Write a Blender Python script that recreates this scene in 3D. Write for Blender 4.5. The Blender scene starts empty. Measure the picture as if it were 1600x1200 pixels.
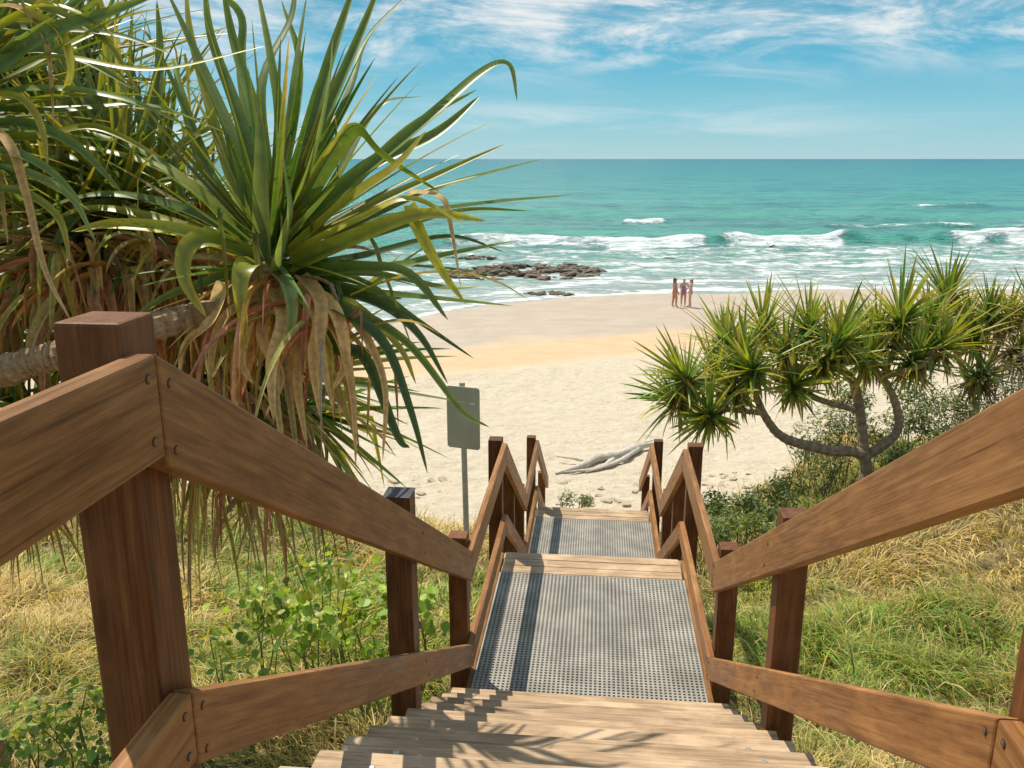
import bpy, bmesh, math, random
import numpy as np
from mathutils import Vector, Matrix, Euler
random.seed(7); np.random.seed(7)
R = math.radians
col = bpy.context.scene.collection
F = 1350.0; TH = math.atan(352/1350.0); PH = math.atan(140/1395.0)
cT, sT, cP, sP = math.cos(TH), math.sin(TH), math.cos(PH), math.sin(PH)
def at(px, py, d):
    u = (px-800)/F; v = -(py-600)/F
    fw = cT+v*sT; z = v*cT-sT
    return Vector(((u*cP-fw*sP)*d, (u*sP+fw*cP)*d, z*d))
def lerp(a, b, t): return a+(b-a)*t
def sstep(a, b, x):
    t = np.clip((x-a)/(b-a), 0, 1); return t*t*(3-2*t)
def vnoise(x, y, seed=0):
    x = np.asarray(x, float); y = np.asarray(y, float)
    xi = np.floor(x).astype(np.int64); yi = np.floor(y).astype(np.int64)
    fx = x-xi; fy = y-yi; fx = fx*fx*(3-2*fx); fy = fy*fy*(3-2*fy)
    def h(a, b):
        n = (a*374761393+b*668265263+seed*974711) & 0x7fffffff
        n = ((n ^ (n >> 13))*1274126177) & 0x7fffffff
        return ((n ^ (n >> 16)) & 0xffff)/65535.0
    return (h(xi, yi)*(1-fx)+h(xi+1, yi)*fx)*(1-fy)+(h(xi, yi+1)*(1-fx)+h(xi+1, yi+1)*fx)*fy
def fbm(x, y, seed=0, oct=4):
    s = 0; a = .5
    for i in range(oct):
        s = s+a*vnoise(x*2**i, y*2**i, seed+i*17); a *= .5
    return s/(1-.5**oct)

# ---------------------------------------------------------------- materials
def new_mat(name):
    m = bpy.data.materials.new(name); m.use_nodes = True
    nt = m.node_tree; b = nt.nodes['Principled BSDF']
    return m, nt, b
def N(nt, t, **kw):
    n = nt.nodes.new(t)
    for k, v in kw.items(): setattr(n, k, v)
    return n
def L(nt, a, b): nt.links.new(a, b)
def coords(nt, scale, kind='Object', rnd=False):
    tc = N(nt, 'ShaderNodeTexCoord'); mp = N(nt, 'ShaderNodeMapping')
    mp.inputs['Scale'].default_value = scale
    L(nt, tc.outputs[kind], mp.inputs['Vector'])
    if rnd:
        oi = N(nt, 'ShaderNodeObjectInfo'); m = N(nt, 'ShaderNodeMath', operation='MULTIPLY')
        m.inputs[1].default_value = 37.0
        L(nt, oi.outputs['Random'], m.inputs[0]); L(nt, m.outputs[0], mp.inputs['Location'])
    return mp.outputs['Vector']
def noise(nt, vec, scale, detail=4, rough=.6, dist=0):
    n = N(nt, 'ShaderNodeTexNoise'); n.inputs['Scale'].default_value = scale
    n.inputs['Detail'].default_value = detail; n.inputs['Roughness'].default_value = rough
    n.inputs['Distortion'].default_value = dist
    L(nt, vec, n.inputs['Vector']); return n.outputs['Fac']
def ramp(nt, fac, stops):
    r = N(nt, 'ShaderNodeValToRGB'); e = r.color_ramp.elements
    while len(e) < len(stops): e.new(.5)
    for i, (p, c) in enumerate(stops):
        e[i].position = p; e[i].color = (*c, 1)
    L(nt, fac, r.inputs['Fac']); return r.outputs['Color']
def mix(nt, fac, a, b, mode='MIX'):
    m = N(nt, 'ShaderNodeMix', data_type='RGBA', blend_type=mode)
    for s, v in ((m.inputs[0], fac), (m.inputs[6], a), (m.inputs[7], b)):
        if hasattr(v, 'is_output'): L(nt, v, s)
        elif isinstance(v, (int, float)): s.default_value = v
        else: s.default_value = (*v, 1)
    return m.outputs[2]
def math_(nt, op, a, b=None, clamp=False):
    m = N(nt, 'ShaderNodeMath', operation=op); m.use_clamp = clamp
    for i, v in enumerate((a, b)):
        if v is None: continue
        if hasattr(v, 'is_output'): L(nt, v, m.inputs[i])
        else: m.inputs[i].default_value = v
    return m.outputs[0]
def mrange(nt, v, a, b, c=0., d=1., smooth=True):
    m = N(nt, 'ShaderNodeMapRange'); m.interpolation_type = 'SMOOTHSTEP' if smooth else 'LINEAR'
    L(nt, v, m.inputs[0])
    for i, x in enumerate((a, b, c, d)): m.inputs[i+1].default_value = x
    return m.outputs[0]
def bump(nt, b, h, strength=.3, dist=.01):
    n = N(nt, 'ShaderNodeBump'); n.inputs['Strength'].default_value = strength
    n.inputs['Distance'].default_value = dist
    L(nt, h, n.inputs['Height']); L(nt, n.outputs[0], b.inputs['Normal'])

def wood_mat(name, dark, mid, light, rough=.5, weather=.0, bstr=.3):
    m, nt, b = new_mat(name)
    v = coords(nt, (1.2, 14, 14), rnd=True)
    g = noise(nt, v, 3.0, 8, .65, .35)
    v2 = coords(nt, (3, 160, 160), rnd=True)
    g2 = noise(nt, v2, 1.0, 3, .6)
    c = ramp(nt, g, [(.3, dark), (.52, mid), (.72, light)])
    v3 = coords(nt, (1, 1.5, 1.5), rnd=True)
    big = noise(nt, v3, 3.0, 5, .6)
    c = mix(nt, mrange(nt, g2, .42, .7, 0, .45), c, tuple(x*.5 for x in dark))
    c = mix(nt, mrange(nt, big, .45, .7, 0, .35+weather), c, tuple(min(1, x*1.25+.02) for x in light))
    v4 = coords(nt, (1.0, 55, 55), rnd=True); ck = noise(nt, v4, 1.6, 2, .5, .2)
    c = mix(nt, mrange(nt, ck, .66, .70, 0, .5), c, tuple(x*.35 for x in dark))
    oi = N(nt, 'ShaderNodeObjectInfo')
    hs = N(nt, 'ShaderNodeHueSaturation'); L(nt, c, hs.inputs['Color'])
    L(nt, mrange(nt, oi.outputs['Random'], 0, 1, .82, 1.15, False), hs.inputs['Value'])
    L(nt, hs.outputs[0], b.inputs['Base Color'])
    L(nt, mrange(nt, big, .3, .8, rough-.1, rough+.15), b.inputs['Roughness'])
    b.inputs['Specular IOR Level'].default_value = .22
    bump(nt, b, g2, bstr, .003)
    return m
M = {}
M['wood'] = wood_mat('oiled_hardwood', (.175, .068, .021), (.31, .138, .045), (.45, .22, .078), .48)
M['shadewood'] = wood_mat('shade_toned_hardwood', (.075, .026, .009), (.155, .056, .018), (.24, .095, .032), .5)  # shade on the posts painted into the base colours, darker than the rail timber
M['tread'] = wood_mat('weathered_tread_wood', (.27, .175, .10), (.45, .305, .185), (.57, .41, .265), .65, .3, .5)
def flat_mat(name, c, rough=.5, metal=0., var=.15, sc=8):
    m, nt, b = new_mat(name)
    n = noise(nt, coords(nt, (1, 1, 1)), sc, 5, .6)
    L(nt, mix(nt, mrange(nt, n, .3, .75, 0, 1), tuple(x*(1-var) for x in c), tuple(min(1, x*(1+var)) for x in c)), b.inputs['Base Color'])
    b.inputs['Roughness'].default_value = rough; b.inputs['Metallic'].default_value = metal
    return m
M['grate'] = flat_mat('grey_fibreglass_grating', (.33, .305, .265), .7, 0, .25, 4)
M['steel'] = flat_mat('galvanised_steel', (.55, .55, .55), .4, .8)
M['screw'] = flat_mat('dull_screw', (.24, .14, .08), .4, .6)
M['recess'] = flat_mat('dark_screw_recess', (.04, .022, .014), .8)
M['signback'] = flat_mat('aluminium_sign_back', (.46, .44, .35), .55, 0, .08, 4)
M['signpost'] = flat_mat('galvanised_sign_post', (.52, .49, .41), .5, 0)
M['sticker'] = flat_mat('white_sticker', (.85, .85, .85), .5)
M['cap'] = flat_mat('dark_post_cap', (.05, .04, .045), .5)
def attr_mat(name, rough=.45, transl=.25, spec=.4, nsc=25, var=.25, spots=None, tint=(1.3, 1.3, .55)):
    m, nt, b = new_mat(name)
    a = N(nt, 'ShaderNodeAttribute', attribute_name='Col')
    n = noise(nt, coords(nt, (1, 1, 1)), nsc, 4, .6)
    c = mix(nt, mrange(nt, n, .3, .7, 0, 1), a.outputs['Color'], mix(nt, 1.0, a.outputs['Color'], (1+var,)*3, 'MULTIPLY'))
    if spots:
        n2 = noise(nt, coords(nt, (1, 1, 1)), spots[0], 3, .7)
        c = mix(nt, mrange(nt, n2, .60, .68, 0, .65), c, spots[1])
    L(nt, c, b.inputs['Base Color']); b.inputs['Roughness'].default_value = rough
    b.inputs['Specular IOR Level'].default_value = spec
    t = N(nt, 'ShaderNodeBsdfTranslucent'); L(nt, mix(nt, 1.0, c, tint, 'MULTIPLY'), t.inputs['Color'])
    ms = N(nt, 'ShaderNodeMixShader'); ms.inputs[0].default_value = transl
    L(nt, b.outputs[0], ms.inputs[1]); L(nt, t.outputs[0], ms.inputs[2])
    L(nt, ms.outputs[0], nt.nodes['Material Output'].inputs['Surface'])
    return m
M['leaf'] = attr_mat('pandanus_leaf', .38, .3, .42, 18, .3, (34, (.34, .27, .05)))
M['dead'] = attr_mat('dead_pandanus_leaf', .75, .22, .12, 40, .5, None, (1.1, .92, .65))
M['grass'] = attr_mat('dune_grass_blades', .6, .35, .2, 6, .25)
M['shrubleaf'] = attr_mat('shrub_leaf', .45, .35, .35, 20, .25)
def bark_mat(name, a_, b_, ringscale=60):
    m, nt, b = new_mat(name)
    v = coords(nt, (1, 1, 1)); n = noise(nt, v, 14, 8, .7); n2 = noise(nt, v, 60, 4, .6)
    c = ramp(nt, n, [(.3, a_), (.7, b_)])
    c = mix(nt, mrange(nt, n2, .5, .7, 0, .5), c, tuple(x*.4 for x in a_))
    at_ = N(nt, 'ShaderNodeAttribute', attribute_name='Col')
    c = mix(nt, 1.0, c, at_.outputs['Color'], 'MULTIPLY')
    L(nt, c, b.inputs['Base Color']); b.inputs['Roughness'].default_value = .85
    bump(nt, b, n2, .8, .02)
    return m
M['bark'] = bark_mat('pandanus_bark', (.32, .18, .085), (.66, .43, .24))
M['greybark'] = bark_mat('grey_brown_pandanus_bark', (.28, .20, .13), (.52, .40, .27))
M['twig'] = bark_mat('shrub_twig', (.15, .10, .06), (.28, .20, .13))
M['greenstem'] = bark_mat('green_shrub_stem', (.14, .20, .05), (.28, .30, .08))
M['drift'] = bark_mat('bleached_driftwood', (.48, .42, .34), (.74, .67, .57))

m, nt, b = new_mat('brown_reef_rock'); v = coords(nt, (1, 1, 2)); n = noise(nt, v, 1.9, 8, .75)
L(nt, ramp(nt, n, [(.32, (.035, .024, .016)), (.5, (.13, .09, .055)), (.72, (.30, .22, .145))]), b.inputs['Base Color'])
b.inputs['Roughness'].default_value = .7; bump(nt, b, n, .9, .15); M['rock'] = m
m, nt, b = new_mat('pale_sandstone'); v = coords(nt, (1, 1, 1)); n = noise(nt, v, 6, 8, .7)
L(nt, ramp(nt, n, [(.3, (.36, .28, .18)), (.7, (.60, .49, .35))]), b.inputs['Base Color'])
b.inputs['Roughness'].default_value = .85; bump(nt, b, n, .6, .05); M['stone'] = m

# ground
m, nt, b = new_mat('dune_and_beach_sand')
a = N(nt, 'ShaderNodeAttribute', attribute_name='Col'); sx = N(nt, 'ShaderNodeSeparateColor'); L(nt, a.outputs['Color'], sx.inputs[0])
v = coords(nt, (1, 1, 1))
n1 = noise(nt, v, .8, 6, .6); n2 = noise(nt, v, 5, 6, .65); n3 = noise(nt, v, 40, 3, .6)
dry = ramp(nt, n2, [(.3, (.54, .445, .32)), (.5, (.635, .54, .41)), (.7, (.685, .60, .47))])
dry = mix(nt, mrange(nt, n1, .35, .7, 0, .35), dry, (.62, .505, .355))
gold = mix(nt, mrange(nt, n1, .3, .7), (.56, .395, .235), (.60, .44, .28))
wet = mix(nt, mrange(nt, n1, .3, .7), (.46, .36, .27), (.53, .425, .325))
veg = ramp(nt, n2, [(.3, (.09, .075, .028)), (.5, (.21, .16, .065)), (.75, (.38, .29, .15))])
c = mix(nt, sx.outputs[1], dry, gold); c = mix(nt, sx.outputs[2], c, wet)
vf = math_(nt, 'ADD', sx.outputs[0], math_(nt, 'MULTIPLY', math_(nt, 'SUBTRACT', n2, .5), .7))
c = mix(nt, mrange(nt, vf, .35, .65), c, veg)
L(nt, c, b.inputs['Base Color'])
L(nt, mrange(nt, sx.outputs[2], 0, 1, .95, .5, False), b.inputs['Roughness'])
b.inputs['Specular IOR Level'].default_value = .3
fd = noise(nt, v, 3.2, 4, .6, .6)
hh = math_(nt, 'ADD', fd, math_(nt, 'MULTIPLY', n3, .25))
bs = N(nt, 'ShaderNodeBump'); bs.inputs['Distance'].default_value = .13
smooth_ = math_(nt, 'MAXIMUM', sx.outputs[1], sx.outputs[2])
L(nt, mrange(nt, smooth_, 0, 1, .95, .04, False), bs.inputs['Strength'])
L(nt, hh, bs.inputs['Height']); L(nt, bs.outputs[0], b.inputs['Normal'])
M['ground'] = m

# sea
m, nt, b = new_mat('ocean_water')
a = N(nt, 'ShaderNodeAttribute', attribute_name='Col'); sx = N(nt, 'ShaderNodeSeparateColor'); L(nt, a.outputs['Color'], sx.inputs[0])
tc = N(nt, 'ShaderNodeTexCoord'); sp = N(nt, 'ShaderNodeSeparateXYZ'); L(nt, tc.outputs['Object'], sp.inputs[0])
far = mrange(nt, math_(nt, 'LOGARITHM', sp.outputs[1], 10.), 1.75, 3.6, 0, 1, False)
wc = ramp(nt, far, [(0, (.24, .42, .37)), (.14, (.10, .31, .28)), (.35, (.055, .29, .27)), (.6, (.022, .235, .245)), (1, (.008, .155, .19))])
vw = coords(nt, (.05, .16, .1)); nb = noise(nt, vw, 1.0, 5, .6)
wc = mix(nt, mrange(nt, nb, .42, .66, 0, .75), wc, mix(nt, 1.0, wc, (.38, .58, .66), 'MULTIPLY'))
vw2 = coords(nt, (.010, .045, .1)); nb2 = noise(nt, vw2, 1.0, 6, .7)
wc = mix(nt, mrange(nt, nb2, .45, .65, 0, .6), wc, mix(nt, 1.0, wc, (1.6, 1.3, 1.15), 'MULTIPLY'))
vw3 = coords(nt, (.25, 1.1, .1)); nb3 = noise(nt, vw3, 1.0, 6, .7)
wc = mix(nt, mrange(nt, nb3, .46, .66, 0, .75), wc, mix(nt, 1.0, wc, (.34, .54, .58), 'MULTIPLY'))
wc = mix(nt, mrange(nt, nb3, .50, .30, 0, .4), wc, mix(nt, 1.0, wc, (1.9, 1.4, 1.3), 'MULTIPLY'))
wc = mix(nt, sx.outputs[1], wc, (.45, .47, .40))
wc = mix(nt, sx.outputs[2], wc, (.08, .38, .30))
vf1 = coords(nt, (.35, .8, .8)); f1 = noise(nt, vf1, 1.0, 9, .72, .6)
vf2 = coords(nt, (1.2, 2.6, 2)); f2 = noise(nt, vf2, 1.0, 5, .65, .4)
fn = math_(nt, 'ADD', math_(nt, 'MULTIPLY', math_(nt, 'SUBTRACT', f1, .5), 1.7), math_(nt, 'MULTIPLY', math_(nt, 'SUBTRACT', f2, .5), .8))
ff = mrange(nt, math_(nt, 'ADD', sx.outputs[0], fn), .40, .82)
foamc = mix(nt, mrange(nt, f2, .35, .65), (.64, .72, .71), (.88, .89, .87))
L(nt, mix(nt, ff, wc, foamc), b.inputs['Base Color'])
L(nt, mrange(nt, ff, 0, 1, .25, .85, False), b.inputs['Roughness'])
b.inputs['Specular IOR Level'].default_value = .22
vb = coords(nt, (.5, 1.3, 1)); w1 = noise(nt, vb, 1.0, 7, .66)
vb2 = coords(nt, (.07, .25, 1)); w2_ = noise(nt, vb2, 1.0, 5, .6)
hb = math_(nt, 'ADD', math_(nt, 'ADD', w1, math_(nt, 'MULTIPLY', w2_, 2.)), math_(nt, 'MULTIPLY', ff, .35))
bump(nt, b, hb, .8, .6)
M['sea'] = m

# ---------------------------------------------------------------- object helpers
W = {}
def place(o, parent=None, Mw=None):
    col.objects.link(o)
    Mw = Mw or Matrix.Identity(4); W[o] = Mw
    if parent is not None:
        o.parent = parent; o.matrix_basis = W[parent].inverted() @ Mw
    else: o.matrix_basis = Mw
    return o
def tag(o, label=None, cat=None, group=None, kind=None):
    for k, v in (('label', label), ('category', cat), ('group', group), ('kind', kind)):
        if v: o[k] = v
    return o
def empty(name, loc, label, cat, group=None):
    o = bpy.data.objects.new(name, None); o.empty_display_size = .1
    place(o, None, Matrix.Translation(loc)); return tag(o, label, cat, group)
class MB:
    def __init__(s): s.v = []; s.f = []; s.c = []
    def add(s, vs, fs, c=(1, 1, 1)):
        o = len(s.v); s.v += [tuple(x) for x in vs]
        s.f += [tuple(i+o for i in f) for f in fs]
        if len(vs) and isinstance(c, list): s.c += c
        else: s.c += [c]*len(vs)
    def build(s, name, mat, parent=None, origin=None, smooth=False):
        org = Vector(origin) if origin is not None else (W[parent].translation if parent is not None else Vector((0, 0, 0)))
        me = bpy.data.meshes.new(name)
        me.from_pydata([(x-org[0], y-org[1], z-org[2]) for x, y, z in s.v], [], s.f)
        ca = me.color_attributes.new('Col', 'FLOAT_COLOR', 'POINT')
        arr = np.ones((len(s.v), 4)); arr[:, :3] = np.array(s.c).reshape(-1, 3); ca.data.foreach_set('color', arr.ravel())
        me.materials.append(mat)
        if smooth: me.polygons.foreach_set('use_smooth', [True]*len(me.polygons))
        me.update()
        o = bpy.data.objects.new(name, me)
        return place(o, parent, Matrix.Translation(org))
def np_mesh(name, verts, faces, cols, mat, smooth=True):
    me = bpy.data.meshes.new(name); k = faces.shape[1]
    me.vertices.add(len(verts)); me.vertices.foreach_set('co', verts.astype(np.float32).ravel())
    me.loops.add(faces.size); me.loops.foreach_set('vertex_index', faces.astype(np.int32).ravel())
    me.polygons.add(len(faces)); me.polygons.foreach_set('loop_start', np.arange(0, faces.size, k, dtype=np.int32))
    me.update(calc_edges=True); me.validate()
    ca = me.color_attributes.new('Col', 'FLOAT_COLOR', 'POINT')
    arr = np.ones((len(verts), 4), np.float32); arr[:, :3] = cols; ca.data.foreach_set('color', arr.ravel())
    if smooth: me.polygons.foreach_set('use_smooth', [True]*len(me.polygons))
    me.materials.append(mat); o = bpy.data.objects.new(name, me); place(o); return o
def grid_faces(nx, ny):
    i = np.arange(nx*ny).reshape(ny, nx)
    return np.stack([i[:-1, :-1], i[:-1, 1:], i[1:, 1:], i[1:, :-1]], -1).reshape(-1, 4)
BOXF = [(0, 1, 3, 2), (4, 6, 7, 5), (0, 4, 5, 1), (2, 3, 7, 6), (0, 2, 6, 4), (1, 5, 7, 3)]
def board(name, c8, axis, mat, parent, bev=.005):
    ctr = sum((Vector(c) for c in c8), Vector())/8
    X = Vector(axis).normalized(); Yv = Vector((1, 0, 0)) if abs(X.x) < .9 else Vector((0, 1, 0))
    Z = X.cross(Yv).normalized(); Yv = Z.cross(X)
    Mw = Matrix.Translation(ctr) @ Matrix((X, Yv, Z)).transposed().to_4x4(); Mi = Mw.inverted()
    bm = bmesh.new(); vs = [bm.verts.new(Mi @ Vector(c)) for c in c8]
    for f in BOXF: bm.faces.new([vs[i] for i in f])
    bmesh.ops.recalc_face_normals(bm, faces=bm.faces)
    if bev: bmesh.ops.bevel(bm, geom=list(bm.edges), offset=bev, segments=2, affect='EDGES', profile=.5)
    me = bpy.data.meshes.new(name); bm.to_mesh(me); bm.free(); me.materials.append(mat)
    return place(bpy.data.objects.new(name, me), parent, Mw)
def box8(x0, x1, y0, y1, z0, z1):
    return [(x, y, z) for x in (x0, x1) for y in (y0, y1) for z in (z0, z1)]
def catmull(P, sub):
    if len(P) < 3: return [P[0].lerp(P[-1], i/sub) for i in range(sub+1)]
    Q = [P[0]*2-P[1]]+P+[P[-1]*2-P[-2]]; out = []
    for i in range(1, len(Q)-2):
        a, b_, c_, d = Q[i-1:i+3]
        for k in range(sub):
            t = k/sub
            out.append(.5*((2*b_)+(c_-a)*t+(2*a-5*b_+4*c_-d)*t*t+(3*b_-a-3*c_+d)*t**3))
    out.append(P[-1]); return out
def tube(mb, pts, rads, seg=10, ring=0., c=(1, 1, 1), sub=6, cap=True, wob=0.):
    P = catmull([Vector(p) for p in pts], sub); n = len(P)
    up = Vector((0, 0, 1)); vs = []; cs = []; prevS = None
    for i, p in enumerate(P):
        T = (P[min(i+1, n-1)]-P[max(i-1, 0)]).normalized()
        S = T.cross(up) if prevS is None else prevS-T*prevS.dot(T)
        if S.length < .05: S = T.cross(Vector((1, 0, 0)))
        S.normalize(); prevS = S; B = T.cross(S)
        t = i/(n-1)*(len(rads)-1); k = min(int(t), len(rads)-2); r = lerp(rads[k], rads[k+1], t-k)
        rr = r*(1+ring*(1 if i % 2 else -1)); cc = 1-.3*(i % 2 == 0)*(ring > 0)
        for j in range(seg):
            a_ = 2*math.pi*j/seg; q = rr*(1+wob*random.uniform(-1, 1))
            vs.append(p+S*math.cos(a_)*q+B*math.sin(a_)*q); cs.append((c[0]*cc, c[1]*cc, c[2]*cc))
    fs = [(i*seg+j, i*seg+(j+1) % seg, (i+1)*seg+(j+1) % seg, (i+1)*seg+j) for i in range(n-1) for j in range(seg)]
    if cap: fs += [tuple(range(seg)), tuple((n-1)*seg+j for j in reversed(range(seg)))]
    mb.add(vs, fs, cs)

# ---------------------------------------------------------------- terrain
def ysh(X):
    xc = np.clip(X, -14, 18); return 54.7+.46*xc-.012*xc**2+.15*(X-xc)-.28*np.clip(-X-5.5, 0, 7)**1.5
DY = [-80, -8, 0, 2, 5, 7, 9, 11, 13, 14.5, 18, 24, 40, 200]
DZ = [3, -1.6, -2.3, -2.9, -3.72, -4.05, -4.95, -5.35, -5.9, -6.2, -6.6, -7.2, -9, -30]
SB = [-200, -60, -42, -22, -15, 0, 20, 60, 400]
ZB = [-5.0, -5.7, -6.1, -7.45, -8.0, -8.5, -9.4, -12, -30]
def ground_z(X, Y, detail=True):
    X = np.asarray(X, float); Y = np.asarray(Y, float)
    shift = 5.2*sstep(1.6, 6, X)*sstep(6, 10, Y)+2.5*sstep(7, 16, X)*sstep(6, 10, Y)+1.0*sstep(1.5, 5, -X)*sstep(8, 11, Y)
    d = np.interp(Y-shift, DY, DZ); s = Y-ysh(X); bz = np.interp(s, SB, ZB)
    k = .25; h = np.clip(.5+.5*(d-bz)/k, 0, 1); z = bz*(1-h)+d*h+k*h*(1-h)
    if detail:
        rough = 1-sstep(-24, -19, s)
        z = z+(fbm(X*.6, Y*.6, 3)-.5)*.35*rough*sstep(1.0, 2.0, np.abs(X))+(fbm(X*2.6, Y*2.6, 9, 3)-.5)*.12*rough
        z = z+(vnoise(X*.12, Y*.12, 5)-.5)*.1*sstep(-24, -19, s)
    return z
def veg_amt(X, Y):
    shift = 5.5*sstep(1.6, 6, X)+3*sstep(7, 16, X)+1.1*sstep(1.0, 3, -X)
    edge = 12.5+(fbm(X*.7, Y*.7, 31)-.5)*3.2+shift+1.0*sstep(1, 2, X)
    return 1-sstep(-.8, 1.0, Y-edge)
def axis_pts(lo, hi, step, far_lo, far_hi):
    a = list(np.arange(lo, hi, step)); s = step; x = hi
    while x < far_hi: a.append(x); s *= 1.15; x += s
    a.append(far_hi); s = step; x = lo-step; b_ = []
    while x > far_lo: b_.append(x); s *= 1.15; x -= s
    b_.append(far_lo); return np.array(b_[::-1]+a)
gx = axis_pts(-14, 16, .14, -3000, 3000)
gy = np.concatenate([axis_pts(0, 28, .14, -80, 28.01)[:-1], np.arange(28.1, 66, .35), np.array([70, 80, 100, 140, 200])])
XX, YY = np.meshgrid(gx, gy); ZZ = ground_z(XX, YY)
S_ = YY-ysh(XX)+(fbm(XX*.25, YY*.25, 77)-.5)*3
cols = np.stack([veg_amt(XX, YY), sstep(-23.5, -20.8, S_), sstep(-16.0, -13.2, S_)], -1).reshape(-1, 3)
g = np_mesh('ground', np.stack([XX, YY, ZZ], -1).reshape(-1, 3), grid_faces(len(gx), len(gy)), cols, M['ground'])
tag(g, 'pale sandy beach rising into a vegetated dune', 'ground', kind='structure')
def gz(x, y): return float(ground_z(x, y))

# ---------------------------------------------------------------- sea
rows = list(np.arange(36, 130, .33)); s = .33
while rows[-1] < 30000: s *= 1.028; rows.append(rows[-1]+s)
rows = np.array(rows); us = np.linspace(-1.25, 1.25, 560)
UU, YS = np.meshgrid(us, rows); XS = UU*(YS+10)
s = YS-ysh(XS)
nz = lambda a, b_, sd: fbm(XS*a, YS*b_, sd)-.5
fade = 1/(1+YS/400.)
amp = sstep(2, 30, s)
z = -8.5+(nz(.35, .9, 11)*.35+nz(.09, .22, 12)*.7)*amp*fade*1.5+nz(.5, .8, 13)*.05*(1-amp)
foam = np.zeros_like(z); face = np.zeros_like(z)
def crest(Yc, x0, x1, h, foamw, broken, wd=1.4, soft=3):
    global z, foam, face
    m_ = sstep(x0, x0+soft, XS)*(1-sstep(x1-soft, x1, XS))
    t = YS-Yc-(vnoise(XS*.15, XS*0, 40)-.5)*3-(vnoise(XS*.6, XS*0, 41)-.5)*1.4
    prof = np.where(t < 0, np.exp(-(t/wd)**2), np.exp(-(t/(wd*3.2))**2))
    hv = h*(.6+.8*vnoise(XS*.35, XS*0+3, 42))
    z = z+prof*hv*m_
    br = broken(XS) if callable(broken) else broken
    fw = foamw*(.4+1.2*vnoise(XS*.22, XS*0+7, 43))
    foam = np.maximum(foam, m_*br*np.where(t < 0, np.exp(-(t/fw)**2), np.exp(-(t/(foamw*.35))**2)))
    face = np.maximum(face, m_*(1-br)*np.exp(-((t+.6*wd)/(wd*.9))**2))
br1 = lambda X: np.clip(sstep(-22, -8, X)*(1-sstep(24, 27, X))+sstep(36, 38, X), 0, 1)*(.75+.4*vnoise(X*.5, X*0, 50))*(1-.9*np.exp(-((X-11.5)/1.3)**2))
crest(89+.22*XS, -60, 90, 1.0, 4.0, br1, 1.3)
crest(80+.1*XS, -22, 50, .25, 5.0, .60, 1.5)
crest(73+.15*XS, -22, 40, .2, 3.5, .60, 1.5)
crest(122+.05*XS, 2.2, 9.8, .7, 1.3, 1.0, 1.2, 1.5)
crest(112+.1*XS, 26, 75, .5, 1.6, .62, 1.5)
crest(128, 36, 90, .4, 1.0, .45, 1.5)
crest(168, 55, 72, .5, 1.6, .8, 1.8)
crest(205, 60, 120, .4, 1.5, .3, 2.5)
crest(150, -60, -10, .4, 1., .1, 2.)
crest(105, -80, 30, .45, 1., .05, 2.)
crest(140, -20, 120, .5, 1., .02, 2.5)
crest(180, -90, 120, .4, 1., .02, 2.5)
wash = sstep(-1, .8, s)*(1-sstep(26, 38, s-.05*XS))
foam = np.maximum(foam, wash*(.54+.34*(fbm(XS*.08, YS*.22, 60)-.4)))
foam = np.maximum(foam, .95*np.exp(-((s-1.0-nz(.3, .3, 61)*2)/1.2)**2))
foam = np.maximum(foam, .76*np.exp(-((s-6+nz(.2, .2, 62)*5)/1.8)**2))
foam = np.maximum(foam, .74*np.exp(-((s-15+nz(.2, .2, 63)*6)/2.4)**2))
foam = np.maximum(foam, .74*np.exp(-(((XS+6.5)/11)**2+((YS-66)/8)**2)))
foam = np.where(YS > 240, .0, foam)
shal = (1-sstep(1, 14, s))*.6
cols = np.stack([foam, shal, face*.8], -1).reshape(-1, 3)
sea = np_mesh('sea', np.stack([XS, YS, z], -1).reshape(-1, 3), grid_faces(len(us), len(rows)), cols, M['sea'])
tag(sea, 'turquoise ocean with white breakers and foam', 'sea', kind='structure')

# ---------------------------------------------------------------- staircase
X_IN = .75; RT = .045; PI0 = X_IN+RT+.002; PW = .12
st = empty('beach_staircase', (0, 1.35, -3.9), 'timber beach staircase with two grey mesh landings leading down to the sand', 'staircase')
def disc_mesh(name, r, h, mat, dome=.5):
    bm = bmesh.new(); seg = 12; rings = [(r, 0), (r, h*.5), (r*.7, h)]
    vv = [[bm.verts.new((q*math.cos(2*math.pi*j/seg), q*math.sin(2*math.pi*j/seg), hh_)) for j in range(seg)] for q, hh_ in rings]
    for i in range(2):
        for j in range(seg): bm.faces.new((vv[i][j], vv[i][(j+1) % seg], vv[i+1][(j+1) % seg], vv[i+1][j]))
    bm.faces.new(vv[2]); me = bpy.data.meshes.new(name); bm.to_mesh(me); bm.free(); me.materials.append(mat); return me
bolt_me = disc_mesh('bolt', .012, .006, M['steel']); screw_me = disc_mesh('screw', .0065, .003, M['screw']); rec_me = disc_mesh('screw_recess', .009, .0015, M['recess'])
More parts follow.
